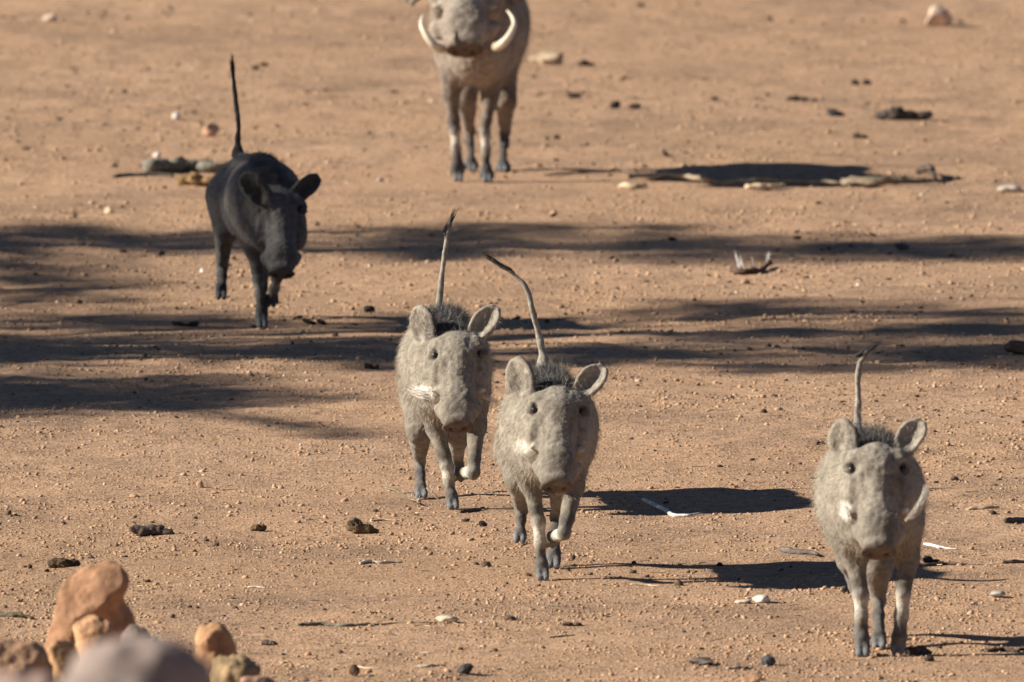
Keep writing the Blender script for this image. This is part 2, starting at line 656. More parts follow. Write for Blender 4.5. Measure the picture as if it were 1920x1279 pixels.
    F.cone((rx, .44 * S, zr + .05 * S), tp[0], .035 * S, tr[0], .03 * S, C['body'], C['tail'])

    V, faces = F.mesh()
    col = F.colours(V, C['body'])
    # paints: coat markings with their own shape
    eyep = []
    fc = np.array(C['face'])
    for s in (-1, 1):
        eyep += [((s * .058, .062, -.022), (.019 * HS,) * 3, fc * .42, .8, 'h'), ((s * .052, .095, -.030), (.010 * HS, .02 * HS, .022 * HS), fc * .62, .8, 'h'),
                 ((s * .020, .165, -.012), (.018 * HS,) * 3, fc * 1.22, .9, 'h')]
    eyep += [((0, .035, 0), (.030 * HS,) * 3, fc * 1.25, 1.0, 'h'), ((.006, .215, -.01), (.035 * HS,) * 3, np.array(C['muz']) * .8, 1.0, 'h')]
    for p in eyep + spec.get('paint', []):
        c = Q(p[0]) if len(p[0]) == 3 and p[4] == 'px' else H(*p[0])
        q = (V - c) / np.array(p[1])
        d = np.sqrt((q ** 2).sum(1)) + .35 * vnoise(V[:, 0] * 70, V[:, 1] * 70, V[:, 2] * 70, 9)
        a = np.clip((1.15 - d) / p[3], 0, 1)[:, None]
        col = col * (1 - a) + np.array(p[2]) * a
    # dark dorsal stripe under the mane
    ax_x = cx + (rx - cx) * np.clip((V[:, 1] - .07 * S) / (.37 * S), -0.3, 1.2)
    dh0 = (V - T) @ HR.T / HS
    top = ((dh0[:, 1] < .012) | (dh0[:, 2] < -.075)) & (V[:, 2] > zc + .055 * S) & (np.abs(V[:, 0] - ax_x) < .055 * S) & (V[:, 1] > -.06 * S) & (V[:, 1] < .42 * S) & (V[:, 2] < zc + .19 * S)
    dors = np.clip((1 - np.abs(V[:, 0] - ax_x) / (.062 * S)) * 1.8, 0, 1) * top
    col = col * (1 - dors[:, None]) + np.array(C['mane']) * 1.3 * dors[:, None]
    # skin folds
    nrm_amp = .0009 * S * vnoise(V[:, 0] * 95, V[:, 1] * 95, V[:, 2] * 95, 20) + .0016 * S * vnoise(V[:, 0] * 45, V[:, 1] * 45, V[:, 2] * 45, 21) + .0022 * S * vnoise(V[:, 0] * 16, V[:, 1] * 16, V[:, 2] * 16, 22)
    hd = np.clip((dh0[:, 2] + .11) / .05, 0, 1) * (np.abs(dh0[:, 0]) < .085) * np.clip((.235 - dh0[:, 1]) / .04, 0, 1) * (dh0[:, 1] > -.01)
    nrm_amp = nrm_amp + hd * HS * (.0021 * (.45 - np.abs(vnoise(V[:, 0] * 52 + 3, V[:, 1] * 40, V[:, 2] * 40, 27))) + .0010 * vnoise(V[:, 0] * 130, V[:, 1] * 130, V[:, 2] * 130, 28))
    me = make_mesh('warthog_body', V, faces, M_HIDE, True, col)
    N = np.zeros(len(V) * 3, np.float32)
    me.vertices.foreach_get('normal', N)
    N = N.reshape(-1, 3)
    V2 = V + N * nrm_amp[:, None]
    me.vertices.foreach_set('co', V2.astype(np.float32).ravel())
    me.update()
    root = bpy.data.objects.new('warthog', None)
    COL.objects.link(root)
    root.location = base
    tag(root, spec['label'], 'warthog', 'warthogs trotting towards the camera')
    link('body', me, root)
    # eyes
    for s in (-1, 1):
        bm = bmesh.new()
        bmesh.ops.create_icosphere(bm, subdivisions=3, radius=.0078 * HS)
        em = bpy.data.meshes.new('eye')
        bm.to_mesh(em)
        bm.free()
        a = em.color_attributes.new('Col', 'FLOAT_COLOR', 'POINT')
        a.data.foreach_set('color', np.tile([.010, .008, .006, 1], len(em.vertices)).astype(np.float32))
        em.materials.append(M_EYE)
        em.polygons.foreach_set('use_smooth', np.ones(len(em.polygons), bool))
        link('eye', em, root, H(s * .0565, .0625, -.0240))
    # bristly coat
    hz = V2[:, 2]
    dh = (V2 - T) @ HR.T / HS
    onface = (dh[:, 2] > -.075) & (np.abs(dh[:, 0]) < .075) & (dh[:, 1] > -.01)
    ok = np.argwhere((hz > .2 * S) & (~onface) & (hz < zc + .2 * S) & (V2[:, 1] < .5 * S)).ravel()
    pick = rng.choice(ok, int(spec.get('nhair', 9000)))
    dirs = N[pick] * .75 + np.array([0, .35, -.45]) + rng.normal(size=(len(pick), 3)) * .22
    hc = np.array(C['hair']) * rng.uniform(.6, 1.25, len(pick))[:, None]
    dk = dors[pick] > .3
    hc[dk] = np.array(C['mane']) * 1.5
    ribbons('bristle_coat', V2[pick] - N[pick] * .002, dirs, rng.uniform(.007, .020, len(pick)) * S, .00042 * S, hc, np.array([0, .1, -.35]), M_HAIR, root)
    of = np.argwhere(onface & (dh[:, 1] < .2) & (hz < zc + .2 * S)).ravel()
    pick = rng.choice(of, 1100)
    dirs = N[pick] * .6 + np.array([0, .1, .15]) + rng.normal(size=(len(pick), 3)) * .3
    hc = np.array(C['hair']) * rng.uniform(.5, 1.1, len(pick))[:, None]
    ribbons('face_hair', V2[pick] - N[pick] * .001, dirs, rng.uniform(.004, .010, len(pick)) * S, .0004 * S, hc, np.array([0, 0, -.2]), M_HAIR, root)
    # mane
    mk = np.argwhere(dors > .45).ravel()
    fr = np.argwhere((dors > .25) & (V2[:, 1] < .16 * S) & (N[:, 2] > .2)).ravel()
    nm = int(spec.get('nmane', 2200))
    pick = np.concatenate([rng.choice(mk, nm), rng.choice(fr, nm // 2)])
    dirs = N[pick] * .6 + np.array([0, .45, .45]) + rng.normal(size=(len(pick), 3)) * .6
    hc = np.array(C['mane']) * rng.uniform(.6, 2.4, len(pick))[:, None]
    pale = rng.random(len(pick)) < .10
    hc[pale] = np.array(C['hair']) * .5
    ribbons('mane', V2[pick] - N[pick] * .003, dirs, np.where(pale, rng.uniform(.03, .06, len(pick)), rng.uniform(.010, .034, len(pick))) * S * spec.get('manel', 1), .0005 * S, hc, np.array([0, .3, -.25]), M_HAIR, root, 3)
    # ear fringe
    # tail tuft
    d = tp[-1] - tp[-2]
    d /= np.linalg.norm(d)
    n = 160
    t = rng.random(n) ** .7
    seg = spec.get('tuft', .05) * S
    roots = tp[-1] - d * seg * t[:, None] + rng.normal(size=(n, 3)) * .0026 * S
    dirs = np.tile(d, (n, 1)) + rng.normal(size=(n, 3)) * .055
    ribbons('tail_tuft', roots, dirs, rng.uniform(.02, .042, n) * S, .0008 * S, np.array(spec.get('tuftc', (.03, .027, .026))) * rng.uniform(.6, 1.6, n)[:, None], np.zeros(3), M_HAIR, root)
    # whisker locks
    for wk in spec.get('whisk', []):
        P0, P1, P2 = [Q(p) for p in wk[:3]]
        n = int(wk[3] * 1.7)
        V_, F_, C_ = [], [], []
        for i in range(n):
            jit = rng.normal(size=3) * wk[4] * np.array([1, 1.4, 1])
            sp = rng.normal(size=3) * wk[4] * .8
            e0 = rng.uniform(0, .35)
            e1 = rng.uniform(.7, 1.05)
            ts = np.linspace(e0, e1, 5)
            pts = [(1 - t_) ** 2 * P0 + 2 * t_ * (1 - t_) * P1 + t_ * t_ * P2 + jit * (1 - abs(2 * t_ - 1) * .6) + sp * t_ for t_ in ts]
            sd = np.cross(pts[-1] - pts[0], rng.normal(size=3))
            sd /= np.linalg.norm(sd) + 1e-9
            b_ = len(V_)
            for q_, p_ in enumerate(pts):
                wv = .0006 * S * (1 - .8 * q_ / 4)
                V_ += [p_ - sd * wv, p_ + sd * wv]
            F_ += [[b_ + 2 * q_, b_ + 2 * q_ + 1, b_ + 2 * q_ + 3, b_ + 2 * q_ + 2] for q_ in range(4)]
            C_ += [np.array(C['white']) * rng.uniform(.7, 1.05)] * 10
        link('cheek_whiskers', make_mesh('whiskers', np.array(V_), np.array(F_), M_HAIR, True, np.array(C_)), root)
    # tusks
    for tk in spec.get('tusks', []):
        pts = np.array([Q(p) for p in tk[0]])
        # smooth resample
        tt = np.linspace(0, len(pts) - 1, 14)
        rs = []
        for q in tt:
            i = int(min(max(round(q), 1), len(pts) - 2))
            u = q - i
            p0, p1, p2 = pts[i - 1], pts[i], pts[i + 1]
            rs.append(p1 + .5 * u * (p2 - p0) + .5 * u * u * (p2 - 2 * p1 + p0))
        rad = tk[1] * (1 - .8 * np.linspace(0, 1, 14) ** 1.6)
        TV, TF = tube(rs, rad, 10)
        tc = np.tile([.78, .70, .54], (len(TV), 1))
        tc[:30] = (.55, .45, .32)
        link('tusk', make_mesh('tusk', TV, TF, M_IVORY, True, tc), root)
    return root


YA, YB, YC, YD, YE = [ground_y(v) for v in (616, 955, 1088, 1231, 343)]
HOGS = [
    dict(label='dark mud-coated young warthog trotting through the tree shade', col=DARK, S=1.0, HS=1.0, Y0=YA, base=(492, 616),
         leg=.9, chest=496, rump=466, w=(.105, .108, .105), z=(.352, .352), T=(525, 350, -.07), tilt=35, hyaw=3, nhair=2500, nmane=900, manel=.7,
         ears=[((499, 374, -.10), (455, 330, -.10), (-.35, -.8, .3), .033, 1.15), ((549, 366, -.03), (594, 333, 0), (.5, -.8, .1), .028, 1.3)],
         legs=[('f', [(480, 420, .05), (478, 472, .06), (484, 522, .03), (490, 580, .01), (492, 612, -.012)], 1),
               ('f', [(530, 420, .05), (524, 470, .02), (519, 520, -.06), (511, 558, .03), (508, 572, .02)], 0),
               ('h', [(425, 370, .42), (422, 425, .40), (417, 500, .52), (415, 538, .46), (415, 558, .44)], 0),
               ('h', [(505, 400, .42), (500, 450, .38), (494, 515, .45), (491, 575, .34), (491, 600, .31)], 1)],
         tail=[(446, 290, .52), (446, 262, .53), (447, 233, .53), (442, 189, .54), (438, 150, .54), (435, 116, .55)], tuft=.055, tuftc=(.015, .014, .014)),
    dict(label='pale grey young warthog with straight upright tail, running over the thorny twig', col=PALE, S=1.0, HS=1.0, Y0=YB, base=(850, 955),
         leg=.88, chest=836, rump=828, w=(.108, .112, .104), z=(.356, .345), T=(857, 616, -.07), tilt=37, hyaw=-2, hroll=-1.5,
         ears=[((806, 640, -.03), (786, 580, -.02), (-.55, -.85, .1), .033, .65), ((891, 636, -.03), (929, 580, -.01), (-.35, -.95, .1), .033, 1.25)],
         legs=[('f', [(812, 750, .05), (818, 803, .06), (837, 872, .03), (847, 930, .01), (850, 951, -.012)], 1),
               ('f', [(885, 740, .05), (893, 800, .02), (888, 886, -.06), (866, 886, .04), (858, 900, .07)], 0),
               ('h', [(790, 740, .42), (788, 805, .37), (787, 868, .46), (789, 915, .37), (791, 931, .34)], 1),
               ('h', [(862, 750, .42), (860, 812, .42), (856, 850, .55), (858, 872, .58), (858, 888, .57)], 0)],
         tail=[(821, 590, .50), (824, 560, .51), (827, 530, .51), (834, 474, .50), (841, 430, .50), (847, 408, .50)],
         paint=[((794, 733, -.06), (.030, .06, .020), (.80, .76, .68), .5, 'px')],
         whisk=[((822, 740, -.085), (798, 744, -.070), (768, 730, -.035), 170, .0055), ((905, 745, -.12), (922, 745, -.10), (940, 762, -.06), 25, .004)]),
    dict(label='pale grey young warthog with bent tail tip, one foreleg folded up, running in the open', col=PALE, S=1.0, HS=1.0, Y0=YC, base=(1018, 1088),
         leg=.88, chest=1030, rump=1022, w=(.113, .114, .106), z=(.358, .345), T=(1048, 719, -.07), tilt=37, hyaw=2, hroll=2.5,
         ears=[((990, 742, -.03), (968, 677, -.02), (-.55, -.85, .1), .034, .6), ((1087, 744, -.03), (1130, 692, -.01), (-.35, -.95, .1), .033, 1.25)],
         legs=[('f', [(990, 850, .05), (994, 905, .06), (1009, 975, .03), (1016, 1058, .01), (1018, 1084, -.012)], 1),
               ('f', [(1070, 850, .05), (1076, 910, .02), (1058, 1000, -.06), (1036, 1008, .05), (1030, 1024, .08)], 0),
               ('h', [(972, 850, .42), (973, 895, .38), (978, 955, .48), (975, 998, .44), (974, 1014, .42)], 0),
               ('h', [(1060, 850, .42), (1056, 900, .38), (1044, 968, .46), (1038, 1038, .37), (1037, 1060, .34)], 1)],
         tail=[(1021, 690, .50), (1016, 655, .51), (1008, 620, .51), (999, 585, .50), (988, 543, .50), (967, 518, .50), (943, 500, .50), (922, 486, .50)], tuft=.06,
         paint=[((985, 838, -.06), (.028, .06, .022), (.58, .54, .46), .7, 'px')],
         whisk=[((958, 748, .06), (950, 728, .06), (962, 695, .08), 22, .003)]),
    dict(label='pale young warthog with long white cheek whiskers, walking with forelegs straight', col=PALE, S=1.02, HS=1.03, Y0=YD, base=(1618, 1231),
         leg=.92, chest=1636, rump=1628, w=(.120, .124, .112), z=(.362, .35), T=(1645, 824, -.07), tilt=36, hyaw=0, hroll=0,
         ears=[((1592, 852, -.03), (1578, 794, -.02), (-.55, -.85, .1), .035, .6), ((1692, 848, -.03), (1726, 794, -.01), (-.35, -.95, .1), .032, 1.2)],
         legs=[('f', [(1596, 990, .05), (1602, 1045, .06), (1613, 1112, .03), (1617, 1196, .01), (1618, 1227, -.012)], 1),
               ('f', [(1692, 990, .05), (1702, 1045, .06), (1694, 1112, .03), (1686, 1194, .03), (1683, 1224, .02)], 1),
               ('h', [(1655, 1000, .42), (1646, 1065, .30), (1647, 1125, .34), (1648, 1192, .22), (1648, 1214, .18)], 1),
               ('h', [(1598, 1000, .42), (1600, 1050, .42), (1612, 1118, .56), (1614, 1178, .50), (1614, 1194, .46)], 1)],
         tail=[(1608, 818, .50), (1608, 790, .51), (1609, 753, .51), (1610, 694, .50), (1622, 665, .50), (1634, 651, .50)], tuft=.04,
         paint=[((1586, 955, -.08), (.012, .05, .028), (.74, .70, .62), .5, 'px')],
         whisk=[((1696, 976, -.17), (1726, 962, -.20), (1737, 912, -.19), 170, .004), ((1596, 975, -.12), (1586, 955, -.10), (1586, 925, -.06), 60, .004)]),
    dict(label='large adult warthog with two curved white tusks, standing behind the young ones', col=ADULT, S=1.38, HS=1.55, Y0=YE, base=(914, 343), vox=.0055,
         chest=893, rump=912, leg=.68, flare=.012, w=(.150, .155, .142), z=(.49, .49), T=(874, -128, -.12), tilt=36, hyaw=-2, hroll=0, nhair=3000,
         ears=[((822, -110, -.06), (770, 2, -.03), (-.5, -.8, .1), .042, 1.0), ((930, -110, -.06), (972, 0, -.03), (.6, -.75, .1), .042, 1.0)],
         legs=[('f', [(852, 120, .06), (844, 175, .07), (853, 243, .06), (858, 310, .06), (859, 331, .05)], 1),
               ('f', [(925, 120, .06), (920, 178, .05), (909, 246, .02), (913, 318, .01), (914, 339, -.015)], 1),
               ('h', [(872, 110, .62), (874, 180, .56), (880, 245, .68), (884, 302, .60), (885, 316, .57)], 1),
               ('h', [(938, 100, .62), (948, 190, .56), (947, 245, .68), (943, 308, .58), (942, 320, .54)], 1)],
         tail=[(918, 10, .70), (918, -40, .72), (920, -90, .72), (924, -150, .72), (930, -200, .72)],
         tusks=[([(830, 92, -.34), (816, 86, -.38), (800, 68, -.38), (790, 46, -.36), (795, 27, -.33)], .0150), ([(930, 88, -.34), (942, 82, -.38), (957, 64, -.38), (964, 42, -.36), (951, 20, -.33)], .0150)]),
]
for h in HOGS:
    FEET.append(tuple(at(h['base'][0], h['base'][1], h['Y0'])[:2]))
    FEET.append((FEET[-1][0], FEET[-1][1] + .4))

# ------------------------------------------------------------------ ground
def axis(fine0, fine1, step, far, grow=1.25):
    a = list(np.arange(fine0, fine1 + 1e-6, step))
    s = step
    while a[-1] < far:
        s *= grow
        a.append(a[-1] + s)
    s = step
    while a[0] > -far:
        s *= grow
        a.insert(0, a[0] - s)
    return np.array(a)


gx = axis(-3.4, 3.4, .03, 3000)
gy = axis(36, 76, .042, 3000)
GX, GY = np.meshgrid(gx, gy, indexing='ij')
GZ = ground_h(GX, GY)
nx, ny = GX.shape
ii = np.arange(nx * ny).reshape(nx, ny)
gf = np.stack([ii[:-1, :-1], ii[1:, :-1], ii[1:, 1:], ii[:-1, 1:]], -1).reshape(-1, 4)
ground = link('ground', make_mesh('ground', np.stack([GX, GY, GZ], -1).reshape(-1, 3), gf, M_GROUND, True))
tag(ground, 'sandy red-brown gravel ground of the dry pan', kind='structure')
for h in HOGS:
    warthog(h)

# ------------------------------------------------------------------ gravel, crumbs and straw (too many to count)
ICO = None


def ico_base():
    bm = bmesh.new()
    bmesh.ops.create_icosphere(bm, subdivisions=1, radius=1)
    v = np.array([p.co[:] for p in bm.verts])
    f = np.array([[q.index for q in p.verts] for p in bm.faces])
    bm.free()
    return v, f


IV, IF = ico_base()


def half_w(y):
    return 960 * y / FPX + .35


def scatter_lumps(name, X, Y, R, cols, mat, flat=(.5, .95), sink=.25, smooth=False):
    n = len(X)
    k = len(IV)
    sc = np.stack([R * rng.uniform(.8, 1.35, n), R * rng.uniform(.8, 1.3, n), R * rng.uniform(*flat, n)], 1)
    jit = rng.uniform(.72, 1.22, (n, k, 1))
    p = IV[None] * jit
    # tilt and spin
    az, tl = rng.uniform(0, 6.28, n), rng.normal(0, .45, n)
    p = p * sc[:, None, :]
    ct, st = np.cos(tl)[:, None], np.sin(tl)[:, None]
    y2, z2 = p[..., 1] * ct - p[..., 2] * st, p[..., 1] * st + p[..., 2] * ct
    ca, sa = np.cos(az)[:, None], np.sin(az)[:, None]
    x3, y3 = p[..., 0] * ca - y2 * sa, p[..., 0] * sa + y2 * ca
    Z = ground_h(X, Y)
    P = np.stack([x3 + X[:, None], y3 + Y[:, None], z2 + (Z + sc[:, 2] * (.7 - sink))[:, None]], -1).reshape(-1, 3)
    Fc = (IF[None] + (np.arange(n) * k)[:, None, None]).reshape(-1, 3)
    o = link(name, make_mesh(name, P, Fc, mat, smooth, np.repeat(cols, k, 0)))
    return o


def sample_xy(n, y0=39.6, y1=74, pw=2.2):
    u = rng.random(n)
    a, b = y0 ** (1 - pw), y1 ** (1 - pw)
    Y = (a + (b - a) * u) ** (1 / (1 - pw))
    X = rng.uniform(-1, 1, n) * half_w(Y)
    return X, Y


def keep_off_feet(X, Y, r=.06):
    return np.ones(len(X), bool)


N = 62000
X, Y = sample_xy(N * 3, pw=3.5)
dens = .5 + .5 * vnoise(X / .35, Y / .5, seed=31) + .35 * vnoise(X / .1, Y / .14, seed=32)
kp = rng.random(len(X)) < np.clip(dens, .12, 1)
X, Y = X[kp][:N], Y[kp][:N]
R = np.clip(rng.lognormal(math.log(.0026), .45, len(X)), .0014, .009) * (1 + np.clip((Y - 46) / 30, 0, .35))
base = np.array([.485, .312, .190])
cols = base * rng.uniform(.78, 1.10, len(X))[:, None]
q = rng.random(len(X))
cols[q < .12] = np.array([.55, .385, .26]) * rng.uniform(.8, 1.12, (q < .12).sum())[:, None]
cols[q > .985] = np.array([.66, .56, .47]) * rng.uniform(.8, 1.1, (q > .985).sum())[:, None]
dk = (q > .90) & (q < .945)
cols[dk] = np.array([.20, .125, .080]) * rng.uniform(.6, 1.3, dk.sum())[:, None]
tag(scatter_lumps('gravel', X, Y, R, cols, M_PEB, (.4, .8), .45), 'loose reddish gravel and grit strewn over the ground', kind='stuff')

N = 2200
X, Y = sample_xy(N * 5)
dens = np.clip(1.6 * vnoise(X / .5, Y / .9, seed=41) + .6 * vnoise(X / .15, Y / .25, seed=43), 0.04, 1)
kp = rng.random(len(X)) < dens
X, Y = X[kp][:N], Y[kp][:N]
R = np.clip(rng.lognormal(math.log(.0036), .5, len(X)), .002, .012) * (1 + np.clip((Y - 46) / 30, 0, .6))
cols = np.array([.105, .070, .048]) * rng.uniform(.5, 1.9, len(X))[:, None]
tag(scatter_lumps('dung_crumbs', X, Y, R, cols, M_DUNG, (.35, .7)), 'scattered dark crumbs of dry dung and clods', kind='stuff')

N = 850
X, Y = sample_xy(N)
L = rng.uniform(.012, .045, N)
az = rng.normal(0, .9, N)
d = np.stack([np.cos(az), np.sin(az), rng.normal(0, .10, N)], 1)
roots = np.stack([X, Y, ground_h(X, Y) + .003], 1)
c = np.array([.50, .40, .27]) * rng.uniform(.45, 1.25, N)[:, None]
st = ribbons('straw_litter', roots, d, L, .0012, c, np.array([0, 0, .02]), M_STRAW, None, 2, .6)
tag(st, 'thin scraps of dry straw and grass scattered over the gravel', kind='stuff')


# ------------------------------------------------------------------ single things lying about
def gpt(px, py, Y=None):
    Y = ground_y(py) if Y is None else Y
    p = at(px, py, Y)
    p[2] = float(ground_h(p[0], p[1]))
    return p


def rock(name, label, px, py, wpx, hpx, col, cat='stone', seed=0, Y=None, deep=1.0, sub=4, mat=None, cuts=9, group=None, lean=0, zbase=None, rough=.10):
    """stone whose base stands at pixel (px,py), wpx wide and hpx tall"""
    p = gpt(px, py, Y)
    s = p[1] / FPX
    rs = np.random.default_rng(seed)
    bm = bmesh.new()
    bmesh.ops.create_icosphere(bm, subdivisions=sub, radius=1)
    V = np.array([v.co[:] for v in bm.verts])
    F = [[q.index for q in f.verts] for f in bm.faces]
    bm.free()
    for i in range(cuts):
        n = rs.normal(size=3)
        n /= np.linalg.norm(n)
        o = rs.uniform(.55, .88)
        dd = V @ n
        V = V - np.clip(dd - o, 0, None)[:, None] * n * .92
    V *= (1 + rough * vnoise(V[:, 0] * 1.8 + seed, V[:, 1] * 1.8, V[:, 2] * 1.8, seed) + rough * .5 * vnoise(V[:, 0] * 4.5, V[:, 1] * 4.5 + seed, V[:, 2] * 4.5, seed + 1)
          + rough * .22 * vnoise(V[:, 0] * 11, V[:, 1] * 11 + seed, V[:, 2] * 11, seed + 2))[:, None]
    lo, hi = V.min(0), V.max(0)
    V = (V - (lo + hi) / 2) / (hi - lo) * 2
    w_, h_ = wpx * s / 2, hpx * s / 2
    if Y is not None:
        h_ = (at(px, py - hpx, Y)[2] - p[2]) / 2
    V = V * np.array([w_, w_ * deep, h_ * 1.12])
    V[:, 0] += lean * V[:, 2]
    V[:, 2] += h_ * .88
    c = np.tile(np.array(col), (len(V), 1)) * (1 + .16 * vnoise(V[:, 0] / w_ * 1.7, V[:, 1] / w_ * 1.7, V[:, 2] / w_ * 1.7, seed + 5))[:, None]
    o = link(name, make_mesh(name, V, F, mat or M_STONE, True, c), None, p)
    return tag(o, label, cat, group)


def mass(name, label, Y, parts, col, seed, cat='rock'):
    """rock grown from a few boulder-shaped lobes; parts = (px, py centre, depth m, rx px, rz px)"""
    sc = Y / FPX
    rs = np.random.default_rng(seed)
    c0 = np.mean([at(p[0], p[1], Y + p[2]) for p in parts], 0)
    base = np.array([c0[0], Y, float(ground_h(c0[0], Y)) - .02])
    mx = max(p[3] for p in parts) * sc
    F = Field(max(mx / 16, .004))
    lo = None
    for px, py, dy, rx_, rz_ in parts:
        q = at(px, py, Y + dy) - base
        F.ell(q, (rx_ * sc, (rx_ * .5 + rz_ * .5) * sc, rz_ * sc), rot('Y', rs.uniform(-18, 18)), k=.35 * min(rx_, rz_) * sc, col=col)
        if lo is None or q[2] - rz_ * sc < lo[2]:
            lo = np.array([q[0], q[1], q[2] - rz_ * sc])
            lr = rx_ * sc
    if lo[2] > 0:                                       # the buried foot of the rock
        F.cone(lo + np.array([0, 0, lr * .5]), np.array([lo[0], lo[1], .0]), lr * .9, lr * 1.0, k=.3 * lr, ca=col)
    V, f = F.mesh()
    cen = V.mean(0)
    for i in range(10):                                 # broken faces
        n = rs.normal(size=3)
        n /= np.linalg.norm(n)
        dd = (V - cen) @ n
        o = np.quantile(dd, rs.uniform(.86, .97))
        V = V - np.clip(dd - o, 0, None)[:, None] * n * .75
    m = mx
    am = mx * (.10 * vnoise(V[:, 0] / m * 1.6, V[:, 1] / m * 1.6, V[:, 2] / m * 1.6, seed) + .06 * vnoise(V[:, 0] / m * 4, V[:, 1] / m * 4, V[:, 2] / m * 4, seed + 1) + .025 * vnoise(V[:, 0] / m * 10, V[:, 1] / m * 10, V[:, 2] / m * 10, seed + 2))
    dv = V - cen
    V = V + dv / (np.linalg.norm(dv, axis=1)[:, None] + 1e-6) * am[:, None]
    c = np.tile(np.array(col), (len(V), 1)) * (1 + .22 * vnoise(V[:, 0] / m * 2, V[:, 1] / m * 2, V[:, 2] / m * 2, seed + 5))[:, None]
    return tag(link(name, make_mesh(name, V, f, M_STONE, True, c), None, base), label, cat)


def lumps(name, label, px, py, parts, col, cat='dung', seed=0, mat=None, group=None):
    """dropping or clod: a few lumps grown together; parts = (dx,dy px, r px, flat)"""
    p = gpt(px, py)
    s = p[1] / FPX
    rs = np.random.default_rng(seed)
    mx = max(q[2] for q in parts) * s
    F = Field(mx / 5.5)
    for dx, dy, r, fl in parts:
        F.ell((dx * s, rs.uniform(-.4, .4) * r * s, dy * s + r * fl * s * .8), (r * s, r * s * rs.uniform(.8, 1.2), r * fl * s), rot('Y', rs.uniform(-25, 25)), k=r * s * .25, col=col)
    V, f = F.mesh()
    m = mx
    V = V + (V - V.mean(0)) * (.22 * vnoise(V[:, 0] / m * 2.2, V[:, 1] / m * 2.2, V[:, 2] / m * 2.2, seed) + .16 * vnoise(V[:, 0] / m * 5, V[:, 1] / m * 5, V[:, 2] / m * 5, seed + 1))[:, None]
    c = np.tile(np.array(col), (len(V), 1)) * (1 + .4 * vnoise(V[:, 0] / m * 3, V[:, 1] / m * 3, V[:, 2] / m * 3, seed + 2))[:, None]
    o = link(name, make_mesh(name, V, f, mat or M_DUNG, True, c), None, p)
    return tag(o, label, cat, group)


def wood(name, label, pts, r, col, cat='stick', flat=1.0, seed=0, jitter=.18, wob=.15, group=None, thorns=0, tip=.45, dark=None):
    """stick, root or bark strip: pts = pixels along it, (px,py) lying on the ground or (px,py,lift px)"""
    random.seed(seed)
    rs = np.random.default_rng(seed)
    P = []
    for q in pts:
        Y = ground_y(q[1])
        g = gpt(q[0], q[1])
        g[2] += r * Y / FPX * flat * .75 + (q[2] * Y / FPX if len(q) > 2 else 0)
        P.append(g)
    P = np.array(P)
    n = max(10, 4 * len(P))
    t = np.linspace(0, len(P) - 1, n)
    R = np.stack([np.interp(t, np.arange(len(P)), P[:, i]) for i in range(3)], 1)
    s = P[0][1] / FPX
    gz = np.array([float(ground_h(p[0], p[1])) for p in P])
    R[:, 2] = ground_h(R[:, 0], R[:, 1]) + np.interp(t, np.arange(len(P)), P[:, 2] - gz)
    R[1:-1] += rs.normal(size=(n - 2, 3)) * np.array([.6, .8, .35]) * r * s * wob * 3
    rad = r * s * np.interp(np.linspace(0, 1, n), [0, .12, .5, 1], [.75, 1, .95, tip]) * rs.uniform(.85, 1.15, n)
    org = R[0].copy()
    V, F = tube(R - org, rad, 9, jitter)
    mid = np.stack([np.interp(V[:, 0], np.sort(R[:, 0] - org[0]), (R[:, 2] - org[2])[np.argsort(R[:, 0])])], 1)[:, 0]
    V[:, 2] = mid + (V[:, 2] - mid) * flat
    c = np.tile(np.array(col), (len(V), 1)) * rs.uniform(.75, 1.25, len(V))[:, None]
    o = link(name, make_mesh(name, V, F, M_WOOD, True, c), None, org)
    tag(o, label, cat, group)
    for i in range(thorns):
        k_ = rs.integers(2, n - 1)
        d = np.array([rs.normal(0, .35), rs.normal(0, .3), rs.uniform(.7, 1.0)])
        l = rs.uniform(1.6, 3.4) * r * s * 2.2
        tp_ = R[k_] - org
        TV, TF = tube(np.array([tp_, tp_ + d * l * .5, tp_ + d * l]), [r * s * .28, r * s * .2, r * s * .05], 5)
        th = link('thorn', make_mesh('thorn', TV, TF, M_WOOD, True, np.tile([.62, .60, .55], (len(TV), 1))), o)
    return o


def sprig(name, label, px, py, blades, col, cat='plant', seed=0):
    """tiny plant: bent leaf blades fanning from one root; blades = (dx,dy px)"""
    p = gpt(px, py)
    s = p[1] / FPX
    rs = np.random.default_rng(seed)
    V, F = [], []
    for dx, dy in blades:
        b = len(V)
        e = np.array([dx * s, rs.uniform(-.6, .6) * abs(dy) * s, dy * s])
        for t in (0, .35, .7, 1):
            q = e * t + np.array([0, 0, .12 * abs(dx) * s * math.sin(t * 3.1)])
            wv = s * 2.2 * (1 - t * .85) * (0.6 + 1.2 * t * (1 - t))
            V += [q + np.array([-wv * .8, -wv, 0]), q + np.array([wv * .8, wv * .6, wv * .2]), q + np.array([0, 0, wv * .8])]
        for i in range(3):
            for j in range(3):
                j2 = (j + 1) % 3
                F.append([b + 3 * i + j, b + 3 * i + j2, b + 3 * i + 3 + j2, b + 3 * i + 3 + j])
    V = np.array(V)
    c = np.tile(np.array(col), (len(V), 1)) * rs.uniform(.7, 1.2, len(V))[:, None]
    o = link(name, make_mesh(name, V, F, M_STRAW, True, c), None, p)
    return tag(o, label, cat)


RED = (.40, .225, .130)
ORANGE = (.50, .285, .155)
GREYR = (.31, .245, .215)
